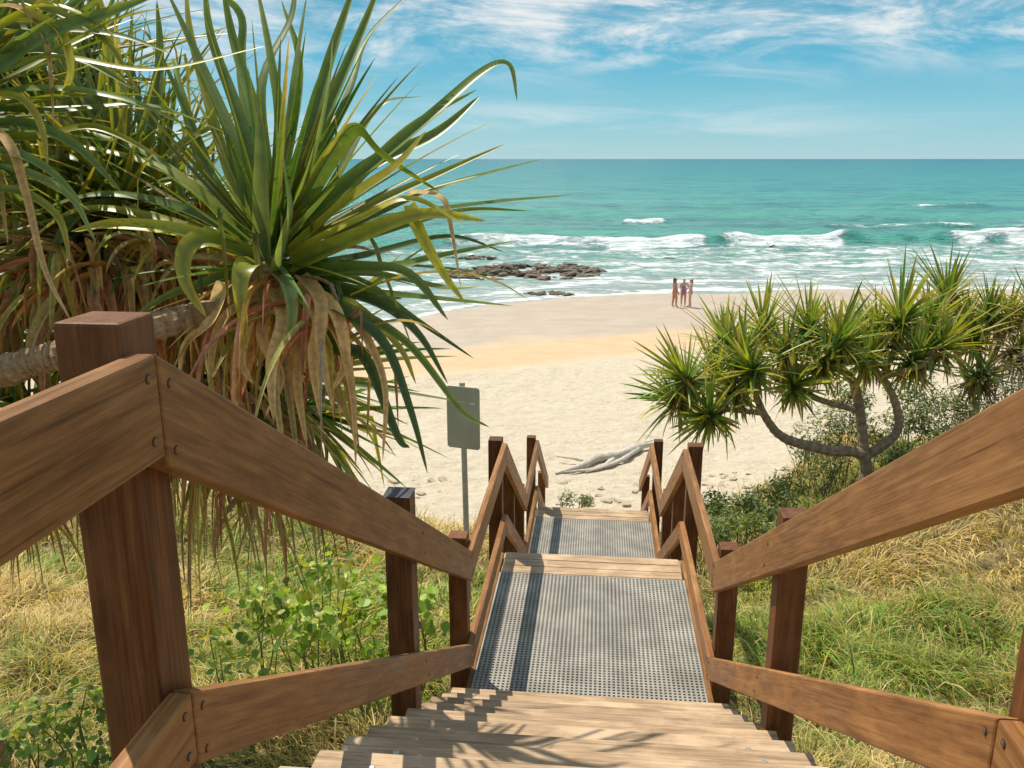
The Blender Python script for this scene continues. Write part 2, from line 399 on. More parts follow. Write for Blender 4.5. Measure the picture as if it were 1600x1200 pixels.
def tread(y0, y1, z, bolts=True, xw=.835, name='tread'):
    n = max(2, round((y1-y0)/.15)); mb = bmesh.new(); w = (y1-y0)/n
    ctr = Vector((0, (y0+y1)/2, z-.02)); Mw = Matrix.Translation(ctr)
    for k in range(n):
        dz_ = random.uniform(-.002, .002); dx = random.uniform(-.008, .008)
        vs = [mb.verts.new(Vector(c)-ctr) for c in box8(-xw+dx, xw+dx, y0+k*w+.003, y0+(k+1)*w-.003, z-.042+dz_, z+dz_)]
        for f in BOXF: mb.faces.new([vs[i] for i in f])
    bmesh.ops.recalc_face_normals(mb, faces=mb.faces)
    bmesh.ops.bevel(mb, geom=list(mb.edges), offset=.004, segments=2, affect='EDGES')
    me = bpy.data.meshes.new(name); mb.to_mesh(me); mb.free(); me.materials.append(M['tread'])
    o = place(bpy.data.objects.new(name, me), st, Mw)
    if bolts:
        for sx_ in (-.62, .62):
            for k in range(n):
                bo = bpy.data.objects.new('bolt', bolt_me)
                place(bo, o, Matrix.Translation((sx_*(1+.04*(k % 2)), y0+(k+.5)*w, z)))
    return o
tread(.2, 1.35, -1.27, False)
def flight(y0, z0, n, rise, going, bolts):
    for i in range(1, n): tread(y0+(i-1)*going, y0+i*going+.02, z0-i*rise, bolts)
flight(1.35, -1.27, 12, .1708, .2955, True)
flight(6.9, -3.32, 8, .1625, .29, False)
flight(11.05, -4.62, 9, .165, .29, False)
def landing(y0, yg, y1, z):
    mb = MB(); p = .0300; nx = int(2*X_IN/p); ny = int((yg-y0)/p); bw = .0068
    for i in range(nx+1):
        x = -X_IN+i*2*X_IN/nx; mb.add(box8(x-bw, x+bw, y0, yg, z-.034, z), BOXF)
    for j in range(ny+1):
        y = y0+j*(yg-y0)/ny; mb.add(box8(-X_IN-bw, X_IN+bw, y-bw, y+bw, z-.033, z-.0004), BOXF)
    mb.build('mesh_grating', M['grate'], st)
    for sx_ in (-1, 1):
        board('edge_joist', box8(*sorted((sx_*(X_IN+.012), sx_*(X_IN+.046))), y0-.05, y1, z-.22, z-.012), (0, 1, 0), M['wood'], st)
    for yy in np.linspace(y0+.02, yg, 4):
        board('cross_joist', box8(-X_IN, X_IN, yy-.022, yy+.022, z-.20, z-.04), (1, 0, 0), M['shadewood'], st)
    tread(yg+.012, y1-.005, z, False, .745, 'nosing_board')
landing(4.62, 6.5, 6.9, -3.32)
landing(8.95, 10.65, 11.05, -4.62)
def stringer(sx_, y0, z0, y1, z1):
    x0, x1 = sorted((sx_*.66, sx_*.71))
    c8 = [(x, y, zz) for x in (x0, x1) for (y, zt) in ((y0, z0), (y1, z1)) for zz in (zt-.24, zt)]
    board('stringer', c8, (0, y1-y0, z1-z0), M['shadewood'], st)
for sx_ in (-1, 1):
    stringer(sx_, 1.3, -1.46, 4.6, -3.36); stringer(sx_, 6.9, -3.52, 8.95, -4.67); stringer(sx_, 11.05, -4.84, 13.5, -6.2)

def railing(sx_, label, y_top, z_top, midup):
    root = empty('timber_railing', (sx_*.86, y_top, -2.9), label, 'railing', 'railings on either side of the beach stairs')
    path = [(-2.0, z_top), (y_top, z_top), (4.97, -2.40), (7.06, -2.38), (9.22, -3.72), (11.15, -3.70), (13.6, -5.15)]
    posts = [(y_top+(.035 if sx_ < 0 else 0), z_top+.055, -1.9), (3.52, None, -3.0), (5.08, None, -3.95), (7.12, None, -4.3), (8.2, None, -4.9), (9.35, None, -5.3), (11.18, None, -5.6), (13.5, None, -6.4)]
    def zr(y): return float(np.interp(y, [p[0] for p in path], [p[1] for p in path]))
    for i, (y, zt, zb) in enumerate(posts):
        zt = zt if zt is not None else zr(y)+.06+(midup if i == 1 else 0)
        x0, x1 = sorted((sx_*PI0, sx_*(PI0+PW)))
        p = board('post', box8(x0, x1, y-PW/2, y+PW/2, zb, zt), (0, 0, 1), M['shadewood'], root, .007)
        if i == 1 and sx_ < 0:
            board('post_cap', box8(x0-.002, x1+.002, y-PW/2-.002, y+PW/2+.002, zt+.001, zt+.006), (1, 0, 0), M['cap'], p, .002)
    for nm, off, hgt in (('handrail', 0, .185), ('lower_rail', -.66, .145)):
        for i in range(len(path)-1):
            (ya, za), (yb, zb) = path[i], path[i+1]
            sl = math.hypot(yb-ya, zb-za)/(yb-ya); h = hgt*min(sl, 1.12)
            x0, x1 = sorted((sx_*X_IN, sx_*(X_IN+RT)))
            c8 = [(x, y, zz) for x in (x0, x1) for (y, zt) in ((ya+.0015, za+off), (yb-.0015, zb+off)) for zz in (zt-h, zt)]
            ro = board(nm, c8, (0, yb-ya, zb-za), M['wood'], root, .006)
            if i > 3: continue
            spots = []
            for (yy, d) in ((ya, .035), (yb, -.035)):
                if yy < 0: continue
                for fz in (.2, .8): spots.append((yy+d, fz))
            if i == 1: spots += [(3.50, .3), (3.54, .75)]
            for (yy, fz) in spots:
                zc = np.interp(yy, [ya, yb], [za, zb])+off-h*fz
                Rm = Matrix.Rotation(-sx_*math.pi/2, 4, 'Y')
                for me_, nm_, dx in ((rec_me, 'screw_recess', 0), (screw_me, 'screw', .0006)):
                    place(bpy.data.objects.new(nm_, me_), ro, Matrix.Translation((sx_*(X_IN-dx), yy, zc)) @ Rm)
    return root
railing(-1, 'brown timber railing on the left side of the stairs, beside the large pandanus', 1.375, -.322, .065)
railing(1, 'brown timber railing on the right side of the beach stairs', 1.465, -.335, .03)

# ---------------------------------------------------------------- sign
b0 = at(731, 830, 8.3); t0 = at(722, 601, 8.1); base = Vector((t0.x+.06, b0.y, gz(b0.x, b0.y)-.1))
sg = empty('sign', base, 'grey metal sign on a pole seen from behind, left of the stairs', 'sign')
mb = MB(); tube(mb, [base, base.lerp(t0, .5), t0+Vector((0, 0, .02))], [.028, .028], 12, sub=4); mb.build('pole', M['signpost'], sg, smooth=False)
cen = at(724, 653, 8.06); w_, h_ = .165, .30
mb = MB(); out = []; rc = .028
for cx_, cy_, a0 in ((w_-rc, h_-rc, 0), (-w_+rc, h_-rc, 90), (-w_+rc, -h_+rc, 180), (w_-rc, -h_+rc, 270)):
    for k in range(6):
        a_ = R(a0+k*18); out.append((cx_+rc*math.cos(a_), cy_+rc*math.sin(a_)))
n = len(out); th_ = .004
Rz = Matrix.Rotation(R(-14), 3, 'Z')
def sp_(x, y_, z_): return cen+Rz @ Vector((x, y_, z_))
mb.add([sp_(x, th_, z_) for x, z_ in out]+[sp_(x, -th_, z_) for x, z_ in out],
       [tuple(range(n)), tuple(range(2*n-1, n-1, -1))]+[(i, (i+1) % n, n+(i+1) % n, n+i) for i in range(n)])
pan = mb.build('sign_panel', M['signback'], sg)
mb = MB(); mb.add([sp_(*c) for c in box8(.07, .12, -.0075, -.0055, .14, .155)], BOXF); mb.build('sticker', M['sticker'], pan)

# ---------------------------------------------------------------- pandanus
def leaf(mb, pts, w, hint, ca, cb, sub=4, fold=.35, base=.55, pw=.8, twist=0.):
    P = catmull(pts, sub); n = len(P); vs = []; cs = []
    Nn = Vector(hint).normalized()
    for i, p in enumerate(P):
        t = i/(n-1)
        T = (P[min(i+1, n-1)]-P[max(i-1, 0)]).normalized()
        Nn = Nn-T*Nn.dot(T)
        if Nn.length < .05: Nn = T.orthogonal()
        Nn.normalize()
        S = T.cross(Nn)
        if twist: S = Matrix.Rotation(twist*t, 3, T) @ S
        Nq = S.cross(T)
        ww = w*.5*min(1, base+t*2.5)*max(0.02, (1-t)**pw)
        k = t**2.2
        c = [lerp(ca[j], cb[j], k) for j in range(3)]
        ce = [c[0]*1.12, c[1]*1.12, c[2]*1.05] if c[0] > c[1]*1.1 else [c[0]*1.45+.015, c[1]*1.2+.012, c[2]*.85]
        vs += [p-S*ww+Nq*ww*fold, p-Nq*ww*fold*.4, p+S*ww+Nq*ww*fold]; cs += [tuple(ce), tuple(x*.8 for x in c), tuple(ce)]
    fs = []
    for i in range(n-1):
        a = i*3; fs += [(a, a+1, a+4, a+3), (a+1, a+2, a+5, a+4)]
    mb.add(vs, fs, cs)
GREENS = [(.085, .155, .033), (.12, .19, .04), (.17, .23, .045), (.22, .25, .04), (.065, .125, .035), (.11, .17, .06), (.14, .21, .075)]
YEL = (.46, .38, .055); TAN = (.66, .47, .22); BRN = (.42, .25, .10)
def droop_path(p, d, Lh, g, n=7, kink=None, sag=1.):
    pts = [p.copy()]; d = d.normalized(); st_ = Lh/n
    for i in range(n):
        t = (i+1)/n
        d = (d+Vector((0, 0, -1))*g*st_*(t*sag+.15)).normalized()
        if kink is not None and i == kink: d = (d*.25+Vector((random.uniform(-.3, .3), random.uniform(-.3, .3), -1))).normalized()
        p = p+d*st_; pts.append(p.copy())
    return pts
def rosette(mb, c, axis, n, Lh, w, rng, g=1.2, spread=115, kinkp=.2, bright=1., sub=2, yellow=.15, lvar=(.75, 1.15)):
    axis = Vector(axis).normalized(); u = axis.orthogonal().normalized(); v = axis.cross(u)
    for i in range(n):
        q = (i+.5)/n; az = i*2.39996+rng.uniform(-.3, .3); pol = R(6+spread*q**.85)+rng.uniform(-.22, .22)
        rad = u*math.cos(az)+v*math.sin(az)
        d = axis*math.cos(pol)+rad*math.sin(pol)
        p = c+axis*(.12*Lh*(1-2*q))+rad*.03*Lh
        LL = Lh*(.62+.5*math.sin(math.pi*min(1, q*1.1+.15)))*rng.uniform(*lvar)
        kink = rng.choice([2, 3, 4, 5]) if rng.random() < kinkp*(.3+q) else None
        pts = droop_path(p, d, LL, g*(.2+q*1.1)*rng.uniform(.3, 1.5), 7, kink)
        hint = axis-d*axis.dot(d)
        ca = [x*bright*rng.uniform(.75, 1.25) for x in rng.choice(GREENS)]
        r_ = rng.random()
        cb = TAN if r_ < .12 else (YEL if r_ < .12+yellow+.25*q else [x*1.2 for x in ca])
        if q > .85 and rng.random() < .6: ca, cb = (.46, .35, .10), TAN
        leaf(mb, pts, w*rng.uniform(.7, 1.2), hint, ca, cb, sub, .4, .8, .65, rng.uniform(-.4, .4))
def skirt(mb, c, n, Lh, w, rng, r0=.10, out=.55, g=5., dark=1.):
    for i in range(n):
        az = rng.uniform(0, 2*math.pi)
        d = Vector((math.cos(az)*out, math.sin(az)*out, rng.uniform(-.9, .45)))
        p = c+Vector((math.cos(az)*r0, math.sin(az)*r0, rng.uniform(-.12, .08)))
        pts = droop_path(p, d, Lh*rng.uniform(.4, 1.15), g*rng.uniform(.3, 1.4), 6, rng.choice([None, None, 2, 3]))
        r_ = rng.random()
        cc = [lerp(a_, b_, r_)*rng.uniform(.6, 1.2)*dark for a_, b_ in zip(BRN, TAN)]
        leaf(mb, pts, w*rng.uniform(.5, 1.3), (math.cos(az), math.sin(az), .5), cc, [x*.8 for x in cc], 2, .6, .8, .6, rng.uniform(-2.2, 2.2))
rng = random.Random(11)
tb = Vector((-3.4, 3.9, gz(-3.4, 3.9)-.1))
pt = empty('pandanus_tree', tb, 'huge pandanus palm in the left foreground with long green sword leaves and hanging dead ones', 'tree')
def A(*p): return [at(*q) for q in p]
forkp = at(-120, 600, 3.9)
mb = MB(); tube(mb, [tb, tb.lerp(forkp, .5)+Vector((-.15, .1, 0)), forkp], [.13, .10, .085], 12, .035, sub=26, wob=.05); mb.build('trunk', M['bark'], pt)
limbs = [([forkp]+A((0, 580, 3.45), (60, 562, 3.4), (110, 552, 3.4), (180, 524, 3.4), (250, 508, 3.35), (350, 478, 3.5), (425, 410, 3.62)), [.075, .065, .055, .062, .05, .055, .05, .055]),
         ([forkp]+A((-60, 480, 4.3), (90, 450, 4.4), (190, 425, 4.4), (240, 380, 4.4)), [.07, .055, .06]),
         ([forkp]+A((-160, 420, 3.4), (-90, 220, 3.1)), [.07, .055, .06]),
         (A((110, 552, 3.45), (220, 570, 4.2), (330, 600, 4.6), (400, 590, 4.8)), [.05, .045, .05]),
         ([forkp]+A((-40, 300, 4.4), (30, 150, 4.3)), [.07, .05, .055]),
         (A((90, 450, 4.4), (40, 430, 4.6), (20, 400, 4.6)), [.05, .05])]
for P_, r_ in limbs:
    mb = MB(); tube(mb, P_, r_, 12, .04, sub=11, wob=.11); mb.build('branch', M['bark'], pt)
hand = [
 ([(405,385,3.65),(375,250,3.75),(318,110,3.9),(258,-20,4.0)],30,0), ([(412,375,3.6),(378,200,3.7),(330,60,3.8),(318,-40,3.8)],28,0),
 ([(420,370,3.6),(405,200,3.75),(365,60,3.9),(345,-40,3.95)],30,0), ([(425,360,3.6),(440,200,3.6),(425,90,3.7),(400,-30,3.9)],34,0),
 ([(432,360,3.6),(450,240,3.5),(462,120,3.5),(480,-10,3.6)],30,1), ([(440,350,3.6),(480,220,3.6),(520,80,3.7),(560,-40,3.8)],34,0),
 ([(440,360,3.6),(500,200,3.75),(560,60,3.9),(600,-40,4)],28,0), ([(445,370,3.6),(490,250,3.4),(515,130,3.4),(520,60,3.4)],30,1),
 ([(415,410,3.5),(412,310,3.3),(410,230,3.25),(404,168,3.25)],44,1), ([(435,420,3.45),(450,360,3.3),(455,310,3.25),(430,190,3.3)],40,1),
 ([(400,380,3.7),(340,300,3.8),(310,220,3.9),(240,60,4.0)],26,0), ([(395,380,3.7),(320,260,3.9),(285,150,4.0),(270,90,4.1)],26,0),
 ([(430,350,3.7),(470,120,3.9),(440,0,4.1)],24,0), ([(420,360,3.7),(380,120,4.0),(375,20,4.1),(300,-30,4.1)],26,0),
 ([(440,375,3.6),(560,275,3.5),(670,185,3.5),(755,112,3.6),(795,102,3.62),(808,158,3.6)],28,0),
 ([(445,380,3.6),(570,265,3.6),(680,210,3.7),(750,150,3.8)],34,0), ([(445,360,3.6),(520,240,3.5),(560,200,3.45),(600,240,3.4),(690,302,3.4)],34,0),
 ([(450,395,3.55),(550,310,3.4),(620,260,3.3),(665,205,3.3)],36,2), ([(455,400,3.6),(580,340,3.7),(700,290,3.8),(850,248,4)],28,0),
 ([(455,405,3.6),(600,345,3.8),(760,318,4.0),(895,305,4.2)],24,0), ([(450,400,3.5),(560,345,3.3),(640,312,3.25),(725,350,3.25)],30,2),
 ([(455,415,3.55),(560,370,3.4),(660,335,3.35),(760,345,3.4)],36,3), ([(460,425,3.6),(600,420,3.6),(690,400,3.7),(810,376,3.8)],28,0),
 ([(455,435,3.6),(580,430,3.5),(690,450,3.5),(750,448,3.5)],34,0), ([(450,430,3.6),(560,455,3.6),(660,465,3.7),(800,478,3.8)],26,0),
 ([(445,445,3.55),(540,490,3.4),(600,540,3.4),(640,640,3.4),(668,740,3.4)],30,4), ([(450,450,3.55),(560,490,3.5),(640,540,3.5),(720,640,3.5),(765,668,3.5)],20,0),
 ([(450,440,3.6),(580,470,3.5),(650,520,3.5),(700,600,3.5)],30,4), ([(440,450,3.6),(520,540,3.5),(570,560,3.5),(620,680,3.5),(640,700,3.5)],28,4),
 ([(640,320,3.4),(660,370,3.35),(695,430,3.35),(728,475,3.35)],24,2), ([(640,300,3.5),(690,310,3.4),(705,360,3.4),(720,450,3.4)],14,5),
 ([(400,390,3.6),(290,330,3.5),(160,305,3.4),(40,335,3.4)],34,0), ([(395,405,3.5),(290,365,3.35),(180,352,3.3),(110,362,3.3)],40,2),
 ([(395,385,3.7),(280,280,3.7),(150,235,3.7),(20,225,3.7)],32,3), ([(390,370,3.7),(240,250,3.8),(90,195,3.8),(-30,175,3.8)],30,0),
 ([(395,400,3.6),(250,345,3.6),(120,330,3.6),(20,400,3.6)],32,3), ([(400,405,3.5),(330,375,3.35),(292,390,3.3),(290,440,3.3),(322,495,3.3)],42,3),
 ([(410,415,3.5),(385,415,3.3),(375,450,3.25),(385,540,3.3)],42,3), ([(435,430,3.4),(450,450,3.3),(455,500,3.3),(440,560,3.3)],32,1),
 ([(470,430,3.5),(500,470,3.35),(500,540,3.3),(520,640,3.3)],28,6), ([(390,420,3.6),(330,440,3.6),(250,470,3.6),(160,540,3.6)],28,0),
 ([(430,440,3.6),(470,500,3.5),(520,600,3.5),(560,690,3.5)],26,6), ([(420,440,3.6),(400,520,3.6),(370,620,3.7),(350,680,3.7)],26,6),
 ([(450,390,3.6),(540,300,3.7),(640,200,3.9),(745,140,4)],24,0), ([(450,400,3.6),(560,330,3.8),(690,270,4),(790,225,4.1)],22,3), ([(455,410,3.6),(580,370,3.8),(720,330,4),(830,330,4.1)],22,0),
 ([(450,395,3.6),(520,290,3.8),(590,170,4),(660,150,4.1)],24,0), ([(455,420,3.6),(570,400,3.8),(700,370,4),(790,395,4.1)],22,4), ([(455,430,3.6),(560,440,3.8),(650,500,4),(740,560,4.1)],22,4),
 ([(440,340,3.6),(540,160,3.8),(575,60,4),(650,-20,4.1)],22,0), ([(430,340,3.6),(410,140,3.8),(455,30,4),(462,-40,4.1)],24,0), ([(400,380,3.6),(350,240,3.8),(300,60,4),(290,-40,4.1)],24,3),
 ([(440,440,3.6),(540,470,3.7),(620,540,3.7),(650,600,3.7)],28,3), ([(450,430,3.6),(560,420,3.4),(640,430,3.3),(700,500,3.3)],30,0),
 ([(430,450,3.5),(445,500,3.35),(425,570,3.3),(428,660,3.3)],34,5), ([(470,460,3.5),(500,500,3.35),(490,560,3.35),(500,650,3.35)],32,5), ([(480,460,3.5),(530,530,3.4),(550,620,3.4),(556,730,3.4)],24,6),
 ([(450,460,3.5),(470,540,3.4),(465,600,3.4),(480,700,3.4)],28,6), ([(400,450,3.5),(385,500,3.4),(375,560,3.4),(395,600,3.4)],32,6), ([(350,440,3.5),(330,500,3.4),(290,540,3.4),(280,600,3.4)],28,5),
 ([(500,460,3.5),(560,510,3.4),(600,600,3.4),(598,720,3.4)],20,6), ([(260,400,3.9),(220,380,3.9),(170,420,3.9),(150,480,3.9)],32,6),
 ([(440,455,3.5),(410,520,3.4),(440,590,3.4),(415,650,3.4)],26,6), ([(460,450,3.5),(520,480,3.4),(540,560,3.4),(520,610,3.4)],28,5), ([(420,455,3.5),(350,500,3.4),(330,580,3.4),(340,640,3.4)],24,6),
 ([(-60,120,3.0),(80,90,2.95),(240,110,2.95),(415,72,3.0)],22,3), ([(-60,150,3.0),(60,60,2.9),(170,20,2.9),(250,-10,2.9)],30,0),
 ([(-60,160,3.0),(60,140,2.9),(190,155,2.9),(300,200,2.95)],28,0), ([(-60,90,3.0),(30,30,2.9),(90,45,2.9),(110,110,2.9),(95,150,2.9)],26,2),
 ([(-40,60,3.0),(60,10,2.9),(140,30,2.9),(190,70,2.9)],26,3), ([(-60,200,3.0),(40,195,2.9),(120,230,2.9),(190,300,2.9)],30,0),
 ([(-60,240,2.9),(20,240,2.8),(80,270,2.8),(130,320,2.8)],28,0), ([(-60,180,3.0),(10,220,2.8),(40,300,2.8),(70,420,2.8),(110,500,2.8)],18,6),
 ([(-60,30,3.0),(20,10,2.9),(70,60,2.9),(85,200,2.9)],16,6), ([(-60,170,3.0),(90,175,3.0),(230,165,3.1),(360,210,3.2)],26,0),
 ([(-60,130,3),(40,100,2.9),(140,50,2.9),(235,5,2.9)],28,1), ([(-60,40,3),(60,45,3),(180,55,3),(270,85,3)],24,0), ([(-60,-20,3),(60,10,3),(160,60,3),(220,150,3)],24,3),
 ([(-60,110,3.1),(50,80,3.1),(130,95,3.1),(210,140,3.1)],30,1), ([(-60,70,3.1),(40,50,3.1),(120,5,3.1),(150,-30,3.1)],28,0), ([(-60,220,3.1),(60,215,3.1),(150,200,3.1),(260,250,3.1)],28,3),
 ([(-60,260,3),(40,270,3),(110,310,3),(150,380,3)],26,1), ([(-60,10,3.1),(30,-5,3.1),(90,-20,3.1)],28,0), ([(-40,300,3),(30,300,2.95),(90,340,2.95),(110,410,2.95)],24,3), ([(-60,150,3),(20,150,2.85),(60,190,2.85),(75,260,2.85)],26,2),
 ([(190,300,4.0),(150,180,4.0),(90,90,4.0),(60,-20,4.0)],26,0), ([(195,300,4.0),(190,160,4.0),(170,60,4.1),(150,-30,4.1)],26,3), ([(200,300,4.0),(240,180,4.0),(250,80,4.1),(245,0,4.1)],24,0),
 ([(200,310,4.0),(280,230,3.9),(350,190,3.9),(380,160,3.9)],24,3), ([(200,310,3.9),(270,280,3.8),(330,300,3.8),(370,350,3.8)],26,0), ([(190,310,3.9),(120,250,3.8),(40,260,3.8),(-20,300,3.8)],28,1),
 ([(190,310,3.9),(110,210,3.8),(40,160,3.8),(-30,150,3.8)],28,3), ([(200,320,3.9),(230,380,3.8),(220,440,3.8),(230,500,3.8)],28,5), ([(190,320,3.9),(130,330,3.8),(90,380,3.8),(70,460,3.8)],26,0)]
KC = {0: ((.10, .175, .04), (.18, .25, .055)), 1: ((.17, .25, .11), (.23, .31, .10)), 2: ((.31, .33, .045), (.50, .41, .06)), 3: ((.21, .26, .05), (.38, .35, .06)), 4: ((.05, .105, .033), (.085, .145, .04)), 5: ((.70, .48, .22), (.60, .40, .18)), 6: ((.50, .31, .13), (.58, .39, .18))}
mb = MB(); mbd = MB()
for P_, wpx, k in hand:
    pts = A(*P_); mid = pts[len(pts)//2]
    hint = (-mid).normalized()*.5+Vector((0, 0, .6))+Vector((rng.uniform(-.5, .5), rng.uniform(-.2, .2), rng.uniform(-.2, .3)))
    ca, cb = KC[k]; f_ = rng.uniform(.85, 1.2)
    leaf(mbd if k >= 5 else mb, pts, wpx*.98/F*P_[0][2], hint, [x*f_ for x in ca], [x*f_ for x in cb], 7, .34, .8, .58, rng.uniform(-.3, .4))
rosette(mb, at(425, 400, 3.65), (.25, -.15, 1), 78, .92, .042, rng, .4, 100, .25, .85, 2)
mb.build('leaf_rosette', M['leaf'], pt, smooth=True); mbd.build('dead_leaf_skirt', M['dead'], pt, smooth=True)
ros = [(-90, 180, 3.2, (.3, 0, 1), 80, .95, .044, 92), (150, 340, 4.4, (-.1, -.3, 1), 120, .95, .05, 120), (30, 110, 4.3, (.3, -.1, 1), 100, .95, .05, 115),
       (20, 400, 4.6, (-.2, -.3, .8), 100, .95, .052, 110), (240, 380, 4.5, (.2, 0, 1), 100, .95, .05, 120), (410, 590, 4.9, (.5, -.2, .2), 90, .95, .05, 120), (10, 520, 4.9, (0, -.2, .5), 60, .8, .05, 120),
       (90, 250, 5.0, (0, -.2, 1), 110, 1.0, .056, 120), (200, 270, 5.4, (.2, -.2, 1), 80, .9, .056, 120), (180, 470, 5.0, (.1, -.4, .6), 80, .85, .055, 110), (320, 460, 5.2, (.3, -.2, .6), 80, .9, .055, 120),
       (480, 640, 5.3, (.5, -.3, -.2), 50, .7, .05, 120), (100, 380, 4.0, (-.1, -.2, .9), 70, .75, .044, 110), (130, 130, 4.8, (.2, -.2, 1), 60, .8, .05, 110), (195, 310, 4.0, (0, -.1, 1), 70, .75, .04, 115),
       (50, 640, 5.0, (0, -.2, .2), 60, .7, .05, 120), (230, 620, 5.0, (.1, -.2, .2), 70, .75, .05, 120), (330, 640, 5.0, (.2, -.2, .1), 60, .75, .05, 120), (150, 590, 5.2, (0, -.2, .5), 50, .7, .05, 120)]
for x, y, d, ax, n, Lh, w, spd in ros:
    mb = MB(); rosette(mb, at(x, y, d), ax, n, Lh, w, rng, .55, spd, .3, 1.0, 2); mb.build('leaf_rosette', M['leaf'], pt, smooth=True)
sk = [(430, 450, 3.65, 60, .75, .045), (510, 480, 3.5, 16, .75, .04), (210, 430, 4.0, 130, .45, .055), (150, 400, 3.9, 110, .5, .055), (20, 480, 4.5, 40, .5, .05),
      (400, 640, 4.8, 70, .9, .036), (320, 680, 4.6, 70, .85, .032), (60, 700, 4.8, 60, .7, .034), (40, 780, 4.5, 30, .5, .03), (420, 760, 4.9, 30, .6, .024), (280, 330, 4.4, 80, .6, .05), (90, 330, 4.2, 70, .5, .05), (330, 460, 4.2, 110, .6, .05), (260, 400, 3.9, 80, .35, .045), (60, 430, 4.1, 70, .5, .05), (230, 650, 4.8, 60, .7, .035), (300, 560, 4.4, 70, .6, .04), (110, 250, 4.2, 40, .5, .045)]
for x, y, d, n, Lh, w in sk:
    mb = MB(); skirt(mb, at(x, y, d), n, Lh, w, rng); mb.build('dead_leaf_skirt', M['dead'], pt, smooth=True)

def right_tree(label, base, limbs, crowns, Lh, sk_n=18, br=1.0):
    t = empty('pandanus_tree', base, label, 'tree')
    for P_, r_ in limbs:
        mb = MB(); tube(mb, P_, [x*.62 for x in r_], 9, .05, sub=9, wob=.05); mb.build('branch', M['greybark'], t)
    for x, y, d, ax, n, sc in crowns:
        ax = (ax[0]+rng.uniform(-.2, .2), ax[1]+rng.uniform(-.2, .2), ax[2])
        mb = MB(); rosette(mb, at(x, y, d), ax, int(n*2.3), Lh*sc, .072, rng, .55, 122, .15, br*1.4, 1, .4, (.5, 1.15)); mb.build('leaf_rosette', M['leaf'], t, smooth=True)
        mb = MB(); skirt(mb, at(x, y+6, d), sk_n, Lh*.5, .045, rng, .05, .5, 4, .65); mb.build('dead_leaf_skirt', M['dead'], t, smooth=True)
    return t
pb = at(1352, 738, 13.0); pb.z = gz(pb.x, pb.y)-.1; top = at(1350, 715, 13.0)
limbs = [([pb, top]+A((1290, 703, 12.8), (1225, 684, 12.6), (1195, 650, 12.4), (1172, 605, 12.2), (1130, 590, 12.2), (1085, 595, 12.1)), [.16, .14, .12, .10, .08, .07, .06]),
         ([top]+A((1345, 655, 13), (1332, 595, 13), (1300, 565, 12.8), (1275, 530, 12.8)), [.13, .12, .10, .08]),
         ([top]+A((1398, 680, 12.8), (1402, 640, 12.6), (1378, 590, 12.5), (1330, 550, 12.5), (1300, 540, 12.5)), [.12, .10, .08, .07]),
         (A((1378, 590, 12.5), (1400, 540, 12.6), (1400, 510, 12.7)), [.08, .07]), (A((1335, 640, 13), (1270, 620, 12.7), (1180, 570, 13), (1140, 545, 13)), [.08, .07, .06]),
         (A((1300, 565, 12.8), (1230, 530, 13), (1190, 515, 13.2)), [.07, .06]), (A((1190, 645, 12.4), (1140, 640, 12), (1115, 640, 11.9)), [.07, .06]),
         (A((1378, 590, 12.5), (1440, 570, 12.2), (1465, 540, 12.4)), [.07, .06])]
crowns = [(1075, 595, 12.1, (-.5, -.1, .7), 44, .9), (1135, 542, 13, (-.1, 0, 1), 40, .9), (1112, 650, 11.9, (-.5, -.3, .1), 42, .8), (1192, 518, 13.2, (0, 0, 1), 42, .95), (1175, 582, 12.1, (-.2, -.3, 1), 38, .9),
          (1262, 520, 12.9, (0, 0, 1), 46, 1.0), (1285, 570, 12.4, (.1, -.3, .9), 40, .95), (1405, 505, 12.6, (.1, 0, 1), 50, 1.1), (1335, 540, 13.2, (0, .1, 1), 38, .95), (1228, 558, 12.6, (-.2, -.2, 1), 36, .9),
          (1468, 545, 12.4, (.3, -.1, 1), 40, .9), (1120, 592, 12.6, (-.2, -.2, 1), 34, .85), (1450, 510, 13.2, (.2, 0, 1), 38, .9), (1355, 565, 12.6, (.1, -.4, .7), 32, .85), (1310, 535, 12.2, (0, -.2, 1), 36, .9),
          (1425, 570, 12.4, (.1, -.4, .7), 36, .9), (1060, 625, 12.3, (-.6, -.2, .3), 30, .8), (1240, 605, 12.4, (0, -.4, .6), 34, .8), (1160, 560, 12.5, (-.2, -.1, 1), 34, .9), (1370, 530, 12.9, (0, 0, 1), 34, .9), (1150, 615, 12.1, (-.3, -.4, .4), 30, .75)]
right_tree('spreading pandanus tree with twisted bare limbs right of the stairs above the beach', pb, limbs, crowns, .88, 26)
pb = at(1530, 690, 14.5); pb.z = gz(pb.x, pb.y)-.1
limbs = [([pb]+A((1520, 620, 14.4), (1490, 540, 14.3), (1480, 480, 14.2)), [.10, .08, .06]), (A((1520, 600, 14.4), (1560, 540, 14.5), (1545, 500, 14.5)), [.07, .06]), (A((1560, 560, 14.5), (1620, 520, 14.5), (1640, 490, 14.5)), [.07, .05])]
crowns = [(1478, 470, 14.2, (0, 0, 1), 44, 1.0), (1545, 495, 14.5, (.1, 0, 1), 38, .9), (1612, 485, 14.5, (.1, 0, 1), 38, .9), (1520, 535, 14, (0, -.3, .8), 34, .85), (1590, 550, 14.2, (.1, -.3, .8), 34, .85), (1530, 590, 13.8, (0, -.3, .3), 24, .75), (1575, 505, 15, (0, 0, 1), 34, .85), (1510, 505, 14.8, (0, 0, 1), 30, .85)]
right_tree('pandanus tree at the right edge of the picture with thin greyish crowns and dead skirts', pb, limbs, crowns, .88, 60, .8)

